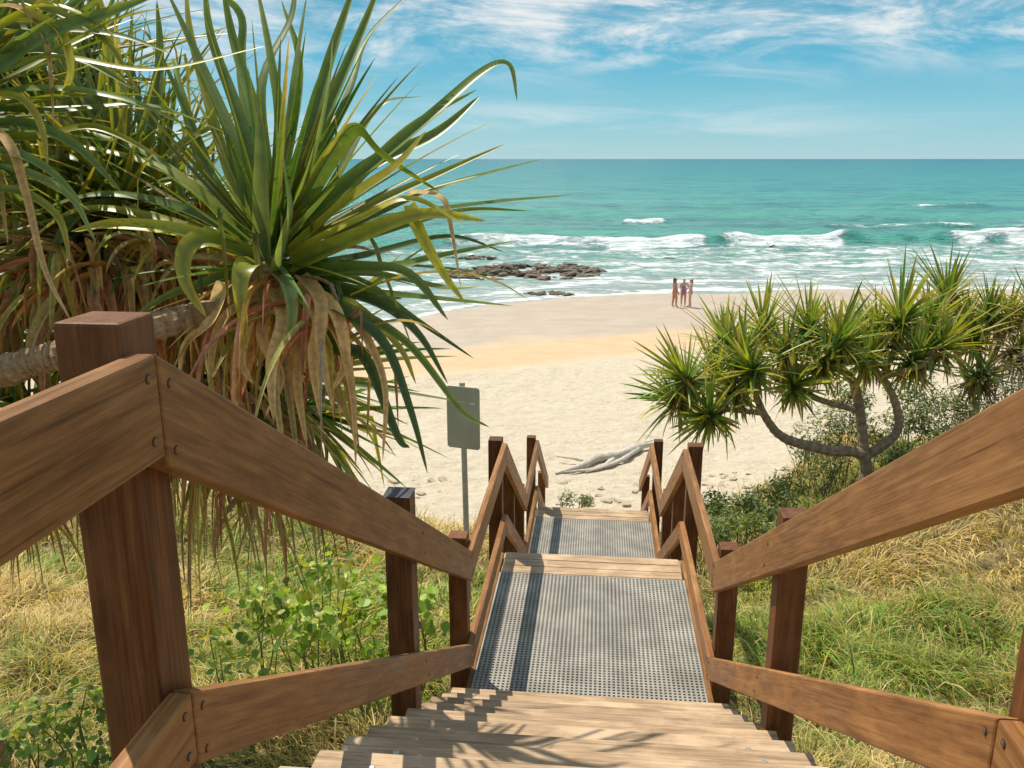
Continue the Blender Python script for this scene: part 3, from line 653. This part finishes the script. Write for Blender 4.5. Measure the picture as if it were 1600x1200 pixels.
# ---------------------------------------------------------------- shrubs
def shrub(label, base, cents, nleaf, lsz, colr, rnd=True, twigs=10, name='shrub', mat='shrubleaf', grp=None, stem='twig'):
    t = empty(name, base, label, 'shrub', grp); mb = MB(); tw = MB()
    for (c, r) in cents:
        c = Vector(c)
        for i in range(twigs):
            e = c+Vector((rng.gauss(0, 1), rng.gauss(0, 1), rng.gauss(0, .8)))*r*.45
            st_ = base.lerp(Vector((c.x, c.y, gz(c.x, c.y))), .7)+Vector((rng.uniform(-.15, .15), rng.uniform(-.15, .15), 0))
            m_ = st_.lerp(e, .55)+Vector((rng.uniform(-.1, .1), rng.uniform(-.1, .1), -.05))
            tube(tw, [st_, m_, e], [.009, .005, .003], 5, sub=3, cap=False)
        for i in range(int(nleaf)):
            dv = Vector((rng.gauss(0, 1), rng.gauss(0, 1), rng.gauss(0, 1))).normalized()*r*rng.random()**.45
            dv.z *= .75; p = c+dv; p.z = max(p.z, gz(p.x, p.y)+.02)
            if math.sin(p.x*7+1)*math.sin(p.y*9)*math.sin(p.z*8+2) < -.2: continue
            s_ = lsz*rng.uniform(.5, 1.2)
            nrm = (dv.normalized()*.5+Vector((rng.uniform(-.7, .7), rng.uniform(-.7, .7), rng.uniform(.1, 1)))).normalized()
            u = nrm.orthogonal().normalized(); u = Matrix.Rotation(rng.uniform(0, 6.28), 3, nrm) @ u; v = nrm.cross(u)
            f_ = rng.uniform(.65, 1.35); cc = tuple(min(1, x*f_) for x in rng.choice(colr))
            if rnd:
                vs = [p]+[p+u*s_*math.cos(a_)*(1.0 if a_ else .7)+v*s_*math.sin(a_)+nrm*s_*.18*abs(math.sin(a_)) for a_ in [k*math.pi/4 for k in range(8)]]
                mb.add(vs, [(0, k, k % 8+1) for k in range(1, 9)], cc)
            else:
                mb.add([p-u*s_*1.2, p+v*s_*.4, p+u*s_*1.2, p-v*s_*.4], [(0, 1, 2, 3)], cc)
    tw.build('stem', M[stem], t); mb.build('foliage', M[mat], t)
LIME = [(.24, .38, .05), (.33, .45, .07), (.18, .30, .05), (.40, .42, .09)]
OLV = [(.15, .20, .07), (.21, .25, .09), (.28, .28, .12), (.10, .14, .05)]
GRN = [(.16, .25, .06), (.22, .30, .07), (.12, .18, .05), (.30, .32, .10)]
def shr_at(label, px, py, d, offs, *a, **k):
    p = at(px, py, d); b_ = Vector((p.x, p.y, gz(p.x, p.y)-.03))
    shrub(label, b_, [(at(x, y, dd), r) for x, y, dd, r in offs], *a, **k)
shr_at('lime green round leafed shrub behind the middle post of the left railing', 560, 1000, 5.6, [(540, 880, 6.4, .26), (470, 900, 6.3, .26), (600, 930, 5.9, .26), (540, 960, 5.8, .28), (650, 950, 5.7, .26), (480, 980, 5.5, .24), (590, 1000, 5.4, .2), (430, 950, 5.8, .2)], 85, .036, LIME, twigs=4, stem='greenstem')
shr_at('low green creeper with round leaves right of the big left railing post', 400, 1000, 5.2, [(380, 940, 5.7, .24), (340, 1010, 5.1, .22), (430, 1020, 5.1, .24), (320, 1060, 4.7, .2), (380, 1070, 4.7, .2)], 50, .03, LIME, twigs=3, stem='greenstem')
shr_at('leafy ground plant in the bottom left corner', 90, 1150, 4.5, [(60, 1120, 4.8, .24), (140, 1100, 4.8, .22), (20, 1170, 4.5, .2), (150, 1180, 4.4, .2), (100, 1150, 4.6, .2)], 60, .026, GRN+LIME, twigs=3, stem='greenstem')
shr_at('olive green scrubby bush under the spreading pandanus on the right', 1290, 720, 13.5, [(1270, 690, 14.2, .5), (1310, 660, 14.2, .5), (1290, 720, 14.0, .5), (1370, 680, 14.2, .5), (1330, 620, 14.2, .4)], 1000, .038, OLV, rnd=False, twigs=8)
shr_at('olive bush between the two right hand pandanus trees', 1440, 690, 13.5, [(1430, 650, 14.0, .5), (1470, 660, 13.8, .55), (1430, 610, 14.2, .5), (1490, 700, 13.2, .5), (1400, 710, 13.4, .35), (1450, 720, 12.8, .45), (1500, 630, 13.8, .45)], 1100, .038, OLV, rnd=False, twigs=8)
shr_at('dry scrubby bush at the right edge below the far pandanus', 1580, 650, 13.6, [(1560, 600, 13.8, .6), (1600, 560, 14, .6), (1600, 650, 13.5, .6), (1640, 620, 13.6, .6), (1530, 660, 13.4, .5)], 900, .038, [(.34, .29, .18), (.22, .23, .12), (.42, .34, .22)], rnd=False, twigs=26)
shr_at('dark green bush beside the right railing near the sand', 1150, 800, 11, [(1140, 800, 11.2, .35), (1180, 790, 11.4, .35), (1210, 780, 11.6, .35), (1120, 830, 10.6, .25), (1230, 760, 12, .35), (1180, 830, 10.6, .3), (1110, 785, 11.6, .22)], 800, .034, OLV+GRN, rnd=False)
shr_at('low green plant at the foot of the stairs beside the driftwood', 885, 785, 14, [(888, 778, 14.2, .18), (915, 782, 14.2, .14)], 250, .03, OLV, rnd=False)

# ---------------------------------------------------------------- grass
def grass(n, ymin, ymax, xmin, xmax, hl, hw, seed, dens_pow=1.0):
    rs = np.random.RandomState(seed)
    m_ = n*3
    Yg = ymin+(ymax-ymin)*rs.rand(m_)**1.15; Xg = xmin+(xmax-xmin)*rs.rand(m_)
    cl = vnoise(Xg*2.2, Yg*2.2, 90+seed); va = veg_amt(Xg, Yg)
    keep = (np.abs(Xg) > 1.0+.12*rs.rand(m_)) & (rs.rand(m_) < va*(.25+.9*cl))
    front = (np.abs(Xg) < Yg*.95+1.2); keep &= front
    idx = np.where(keep)[0][:n]; Xg, Yg, cl = Xg[idx], Yg[idx], cl[idx]; k = len(Xg)
    az = 6.28*vnoise(Xg*1.3, Yg*1.3, 17)*2+rs.randn(k)*.9
    Ln = hl*(.5+.9*rs.rand(k))*(.5+1.0*cl); lean = .45+1.2*rs.rand(k)
    wv = hw*(.6+.8*rs.rand(k))
    zg = ground_z(Xg, Yg)-.01
    B = np.stack([Xg, Yg, zg], -1); D = np.stack([np.cos(az), np.sin(az), np.zeros(k)], -1)
    fa = az+np.pi/2+rs.randn(k)*.5; Sv = np.stack([np.cos(fa), np.sin(fa), np.zeros(k)], -1)*wv[:, None]
    pts = []
    for t in (0, .35, .7, 1.):
        h_ = Ln*(t-.42*lean*t**2.4); o_ = Ln*lean*.75*t**1.9
        pts.append(B+D*o_[:, None]+np.stack([0*h_, 0*h_, h_], -1))
    V = np.stack([pts[0]-Sv, pts[0]+Sv, pts[1]-Sv, pts[1]+Sv, pts[2]-Sv*.6, pts[2]+Sv*.6, pts[3]], 1).reshape(-1, 3)
    o_ = np.arange(k)[:, None, None]*7
    Fc = (np.array([[0, 1, 3], [0, 3, 2], [2, 3, 5], [2, 5, 4], [4, 5, 6]])[None]+o_).reshape(-1, 3)
    gr = fbm(Xg*.45, Yg*.45, 55); near = np.exp(-((np.abs(Xg)-1)/.9)**2)*.32
    pg = np.clip((gr-.5)*3.4+.2+near+.12*(Xg > 0)+.2*sstep(5, 1.5, Yg), .05, .88)
    isg = rs.rand(k) < pg
    straw = np.array([.76, .57, .26])*(.5+.8*rs.rand(k))[:, None]; green = np.array([.28, .36, .075])*(.5+.95*rs.rand(k))[:, None]
    green[:, 0] *= .6+.95*rs.rand(k)
    C = np.clip(np.where(isg[:, None], green, straw), 0, .9)
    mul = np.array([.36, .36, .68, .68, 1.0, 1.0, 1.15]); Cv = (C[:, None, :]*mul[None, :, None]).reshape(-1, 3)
    return V, Fc, Cv
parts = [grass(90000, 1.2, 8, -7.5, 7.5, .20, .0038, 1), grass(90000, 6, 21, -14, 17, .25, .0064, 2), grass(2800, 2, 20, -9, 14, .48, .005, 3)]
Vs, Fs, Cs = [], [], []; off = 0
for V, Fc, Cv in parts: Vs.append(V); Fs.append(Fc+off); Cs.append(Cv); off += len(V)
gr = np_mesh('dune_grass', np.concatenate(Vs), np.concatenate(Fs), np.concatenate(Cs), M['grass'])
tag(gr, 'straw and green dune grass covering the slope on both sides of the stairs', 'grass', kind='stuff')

# ---------------------------------------------------------------- rocks
from mathutils import noise as mn
def chunk(mb, c, sx_, sy_, sz_, rz, seed, flatn=.35, lv=2):
    bm = bmesh.new(); bmesh.ops.create_icosphere(bm, subdivisions=lv, radius=1)
    rm = Euler((rng.uniform(-.3, .3), rng.uniform(-.3, .3), rz)).to_matrix()
    vs = []
    for v in bm.verts:
        p = v.co.copy(); q = Vector([max(-.72, min(.72, x)) for x in p])
        q *= 1+flatn*(mn.noise(p*1.7+Vector((seed, 0, 0))))+.14*mn.noise(p*5+Vector((seed, 3, 0)))
        vs.append(Vector(c)+rm @ Vector((q.x*sx_, q.y*sy_, q.z*sz_)))
    mb.add(vs, [tuple(v.index for v in f.verts) for f in bm.faces]); bm.free()
def outcrop(label, cx, cy, rx, ry, n, sz, zc=-8.5, hz=.3, mat='rock', skew=0., gap=-9):
    t = MB()
    for i in range(n):
        a_ = rng.uniform(0, 6.28); r_ = rng.random()**.55
        x = cx+rx*r_*math.cos(a_); y = cy+ry*r_*math.sin(a_)+skew*(x-cx)
        if mn.noise(Vector((x*.45, y*.45, 3))) < gap: continue
        k = sz*rng.uniform(.3, 1.4)
        chunk(t, (x, y, zc+hz*(1-r_*.8)*rng.uniform(0, 1)), k*1.4, k*.9, k*rng.uniform(.22, .5), rng.uniform(-.6, .6), i*3.1)
    o = t.build('rock_outcrop', M[mat], None, (cx, cy, zc)); tag(o, label, 'rock')
outcrop('wide brown rock ledge in the shallows at the centre of the beach', -5.6, 66.5, 6.0, 5.2, 420, .40, -8.58, .48, skew=.15, gap=-.14)
outcrop('small flat brown rocks at the waters edge in front of the wide ledge', -3.0, 55.8, 1.8, .8, 36, .22, -8.52, .16)
outcrop('single low dark rock awash in the foam above the three people', 6.2, 76.5, .5, .25, 9, .22, -8.5, .25)
outcrop('small dark rock showing through the breaking wave on the right', 16.6, 86.0, .8, .4, 14, .2, -8.35, .4)
outcrop('low brown rocks in the foam behind the wide ledge', -11.0, 75, 2.0, 1.0, 36, .32, -8.5, .3)
outcrop('small dark rock in the surf farthest from shore on the left', -8.2, 92, .7, .4, 10, .3, -8.3, .6)
outcrop('dark rocks by the shore partly hidden behind the pandanus leaves', -13.8, 54, 1.6, 1.0, 36, .3, -8.5, .3)
for i in range(80):
    px = rng.choice([rng.uniform(870, 1000), rng.uniform(1085, 1200), rng.uniform(590, 710)]); py = rng.uniform(738, 795) if px < 1050 else rng.uniform(730, 765)
    d = 6.2/(sT-(-(py-600)/F)*cT); p = at(px, py, d); x, y = p.x, p.y; r_ = .02+.10*rng.random()**2.8
    if abs(x) < 1.0 and y < 13.8: continue
    t = MB(); zc = gz(x, y); chunk(t, (x, y, zc+r_*.05), r_*1.4, r_, r_*.55, rng.uniform(0, 3), i*1.7)
    o = t.build('beach_stone', M['stone'], None, (x, y, zc)); tag(o, 'pale sandy stone lying where the dune meets the beach', 'stone', 'stones along the foot of the dune')

# driftwood
db = at(940, 722, 17.8); zb = gz(db.x, db.y)
dw = empty('driftwood_log', (db.x, db.y, zb), 'bleached driftwood log lying on the sand beyond the foot of the stairs', 'driftwood')
def onsand(px, py, up):
    p = at(px, py, 17.8)
    for _ in range(6):
        zz = gz(p.x, p.y)+up; p = p*(zz/p.z)
    return p
mb = MB(); tube(mb, [onsand(868, 740, .03), onsand(905, 730, .06), onsand(935, 716, .08), onsand(965, 712, .10), onsand(995, 700, .11), onsand(1030, 690, .08)], [.02, .07, .10, .11, .09, .02], 12, 0, sub=9, wob=.22); mb.build('trunk', M['drift'], dw, smooth=True)
for P_, r_ in (([(925, 722, .08), (900, 717, .12), (870, 713, .13)], [.045, .035, .012]), ([(960, 717, .08), (935, 732, .04), (880, 738, .03)], [.06, .05, .015]), ([(975, 706, .14), (990, 697, .16), (1020, 688, .14)], [.05, .04, .012]),
               ([(1000, 700, .1), (965, 722, .05), (915, 738, .03)], [.05, .05, .015])):
    mb = MB(); tube(mb, [onsand(*q) for q in P_], r_, 8, 0, sub=6, wob=.2); mb.build('branch', M['drift'], dw, smooth=True)

# ---------------------------------------------------------------- people
def skin_obj(name, V, E, rad, mat, parent, Mw, sub=2):
    me = bpy.data.meshes.new(name); me.from_pydata(V, E, []); me.materials.append(mat)
    o = bpy.data.objects.new(name, me); place(o, parent, Mw)
    md = o.modifiers.new('Skin', 'SKIN'); md.use_smooth_shade = True
    if not me.skin_vertices: return o
    for i, r_ in enumerate(rad):
        d = me.skin_vertices[0].data[i]; d.radius = r_ if isinstance(r_, tuple) else (r_, r_); d.use_root = (i == 0)
    sb = o.modifiers.new('Sub', 'SUBSURF'); sb.levels = sub; sb.render_levels = sub
    return o
def person(px, Y, face, label, skin, cloth, hairc, arms, H=1.0, dress=True, hat=None, stride=.0):
    X = Y*(px-930)/1395.; z0 = gz(X, Y)
    Mw = Matrix.Translation((X, Y, z0)) @ Matrix.Rotation(face, 4, 'Z') @ Matrix.Scale(H, 4)
    root = bpy.data.objects.new('person', None); place(root, None, Mw); tag(root, label, 'person', 'three people standing at the edge of the wet sand')
    V = []; E = []; Rr = []
    def v(p, r_, par=None):
        V.append(p); Rr.append(r_)
        if par is not None: E.append((par, len(V)-1))
        return len(V)-1
    pel = v((0, 0, .92), (.15, .11)); wa = v((0, 0, 1.07), (.125, .10), pel); ch = v((0, .0, 1.23), (.145, .115), wa)
    nb_ = v((0, -.01, 1.37), .07, ch); nk = v((0, 0, 1.43), .05, nb_); hd = v((0, .015, 1.52), (.084, .096), nk); ht = v((0, .005, 1.60), (.074, .084), hd)
    ns = v((0, .112, 1.515), .012, hd)
    for s_ in (-1, 1):
        sh = v((s_*.165, -.01, 1.35), .06, nb_); el, wr = arms[0 if s_ < 0 else 1]
        e_ = v((s_*el[0], el[1], el[2]), .048, sh); w2 = v((s_*wr[0], wr[1], wr[2]), .032, e_)
        dv = (Vector((s_*wr[0], wr[1], wr[2]))-Vector((s_*el[0], el[1], el[2]))).normalized()
        P0 = Vector(V[w2]); sd = Vector((0, 1, 0)) if abs(dv.y) < .8 else Vector((0, 0, 1))
        pm = v(tuple(P0+dv*.07), (.03, .02), w2)
        for k, ln in ((-1.5, .06), (-.5, .075), (.5, .08), (1.5, .07)):
            f1 = v(tuple(P0+dv*.10+sd*k*.018), .009, pm); v(tuple(P0+dv*(.10+ln)+sd*k*.02+Vector((-s_*.015, 0, 0))), .007, f1)
        th2 = v(tuple(P0+dv*.05+sd*.04), .010, pm); v(tuple(P0+dv*.09+sd*.055), .008, th2)
        hp = v((s_*.095, 0, .86), .105, pel); kn = v((s_*.105, .03+s_*stride, .48), .07, hp)
        an = v((s_*.105, -.01+s_*stride*1.6, .09), .044, kn); v((s_*.115, .13+s_*stride*1.6, .035), (.04, .028), an)
    body = skin_obj('body', V, E, Rr, skin, root, Mw)
    if dress: C = [((0, 0, 1.32), (.165, .13)), ((0, 0, 1.08), (.15, .12)), ((0, 0, .90), (.19, .15)), ((0, 0, .64), (.22, .18))]
    else: C = [((0, 0, 1.08), (.15, .12)), ((0, 0, .90), (.182, .145)), ((0, 0, .74), (.19, .14))]
    skin_obj('dress' if dress else 'shorts', [c[0] for c in C], [(i, i+1) for i in range(len(C)-1)], [c[1] for c in C], cloth, root, Mw, 1)
    if not dress:
        C = [((0, 0, 1.34), (.16, .125)), ((0, 0, 1.12), (.15, .12))]
        skin_obj('bikini_top', [c[0] for c in C], [(0, 1)], [c[1] for c in C], cloth, root, Mw, 1)
    hm = hat or hairc
    skin_obj('hat' if hat else 'hair', [(0, -.015, 1.625), (0, -.04, 1.56), (0, -.085, 1.46), (0, -.085, 1.34)], [(0, 1), (1, 2), (2, 3)], [(.08, .088), (.098, .094), (.07, .045), (.04, .025)], hm, root, Mw, 1)
    for s_ in (-1, 1):
        mb_ = bmesh.new(); bmesh.ops.create_icosphere(mb_, subdivisions=1, radius=.009); me = bpy.data.meshes.new('eye'); mb_.to_mesh(me); mb_.free(); me.materials.append(M['recess'])
        place(bpy.data.objects.new('eye', me), body, Mw @ Matrix.Translation((s_*.03, .108, 1.53)))
sk1 = flat_mat('tanned_skin', (.50, .25, .16), .55, 0, .05); sk2 = flat_mat('fair_skin', (.62, .36, .27), .55, 0, .05)
red = flat_mat('red_cloth', (.72, .06, .03), .7); pink = flat_mat('mauve_cloth', (.45, .22, .36), .8, 0, .4, 30); red2 = flat_mat('pink_red_cloth', (.70, .10, .15), .7)
hb_ = flat_mat('brown_hair', (.08, .035, .018), .5); hbl = flat_mat('blond_hair', (.32, .18, .08), .5)
relaxed = [((.22, .0, 1.10), (.24, .08, .87))]*2; bent = [((.24, -.03, 1.12), (.16, .16, 1.12)), ((.22, 0, 1.10), (.23, .07, .87))]; hips = [((.30, -.05, 1.14), (.17, .06, 1.0)), ((.22, .02, 1.1), (.2, .16, 1.0))]
person(1052, 49.8, R(-70), 'person with dark hair in a red orange swimsuit, leftmost of the three on the beach', sk1, red, hb_, relaxed, 1.04, False, None, .04)
person(1066, 50.2, R(170), 'person in a mauve patterned dress, middle of the three on the beach', sk2, pink, hb_, hips, .98, True)
person(1077, 49.7, R(75), 'person in pink red swimwear with light hair, rightmost of the three on the beach', sk2, red2, hbl, bent, 1.0, False, None, .03)

# ---------------------------------------------------------------- light, sky, camera
sd = Vector((-.33, .38, .86)).normalized(); el = math.asin(sd.z); azm = math.atan2(sd.x, sd.y)
sun = bpy.data.lights.new('sun', 'SUN'); sun.energy = 4.95; sun.angle = R(.5); sun.color = (1, .93, .795)
so = bpy.data.objects.new('sun', sun); col.objects.link(so); so.rotation_euler = (-sd).to_track_quat('-Z', 'Y').to_euler()
w = bpy.data.worlds.new('World'); bpy.context.scene.world = w; w.use_nodes = True; nt = w.node_tree
bg = nt.nodes['Background']; bg.inputs['Strength'].default_value = .098
sky = N(nt, 'ShaderNodeTexSky'); sky.sky_type = 'NISHITA'; sky.sun_disc = False; sky.sun_elevation = el; sky.sun_rotation = azm
sky.air_density = 1.0; sky.dust_density = .3; sky.ozone_density = 2.0
tc = N(nt, 'ShaderNodeTexCoord'); sp = N(nt, 'ShaderNodeSeparateXYZ'); L(nt, tc.outputs['Generated'], sp.inputs[0])
az = math_(nt, 'ARCTAN2', sp.outputs[0], sp.outputs[1]); ev = sp.outputs[2]
grad = ramp(nt, mrange(nt, ev, 0, .25, 0, 1, False), [(0, (.42, .68, .74)), (.18, (.26, .61, .73)), (.42, (.10, .48, .68)), (1, (.08, .28, .44))])
grad = mix(nt, 1.0, grad, (10, 10, 10), 'MULTIPLY')
base_sky = mix(nt, .9, sky.outputs[0], grad)
def cloudfac(sa, se, shear, scale, lo, hi, off, dist=.6, rough=.6):
    e2 = math_(nt, 'ADD', math_(nt, 'MULTIPLY', ev, se), math_(nt, 'MULTIPLY', az, shear))
    cb = N(nt, 'ShaderNodeCombineXYZ'); L(nt, math_(nt, 'MULTIPLY', az, sa), cb.inputs[0]); L(nt, e2, cb.inputs[1]); cb.inputs[2].default_value = off
    return mrange(nt, noise(nt, cb.outputs[0], scale, 10, rough, dist), lo, hi)
c1 = cloudfac(2.8, 10, .45, 1.8, .42, .66, 3.2, .35, .66)
c1 = math_(nt, 'MULTIPLY', c1, mrange(nt, ev, .07, .125))
c2 = cloudfac(5, 24, .7, 1.5, .44, .78, 7.7, .7); c2 = math_(nt, 'MULTIPLY', math_(nt, 'MULTIPLY', c2, .5), mrange(nt, ev, .055, .11))
c3 = cloudfac(3, 30, 0, 1.0, .45, .70, 1.3, .3)
band = math_(nt, 'MULTIPLY', mrange(nt, ev, .004, .02), mrange(nt, ev, .04, .075, 1, 0))
c3 = math_(nt, 'MULTIPLY', math_(nt, 'MULTIPLY', c3, band), mrange(nt, az, .05, .35, .5, .12))
cl = math_(nt, 'MAXIMUM', math_(nt, 'MAXIMUM', c1, c2), c3)
cl = math_(nt, 'MULTIPLY', cl, .95, True)
L(nt, mix(nt, cl, base_sky, (9.4, 9.4, 9.3)), bg.inputs['Color'])
for nd in nt.nodes:
    if nd.type == 'MIX': nd.clamp_result = False; nd.clamp_factor = True

cam = bpy.data.cameras.new('camera'); cam.sensor_width = 36; cam.lens = F/1600*36; cam.clip_start = .05; cam.clip_end = 60000
co = bpy.data.objects.new('camera', cam); col.objects.link(co); co.location = (0, 0, 0); co.rotation_euler = (math.pi/2-TH, 0, PH)
bpy.context.scene.camera = co
sc = bpy.context.scene; sc.view_settings.view_transform = 'Standard'; sc.view_settings.look = 'None'; sc.view_settings.exposure = 0
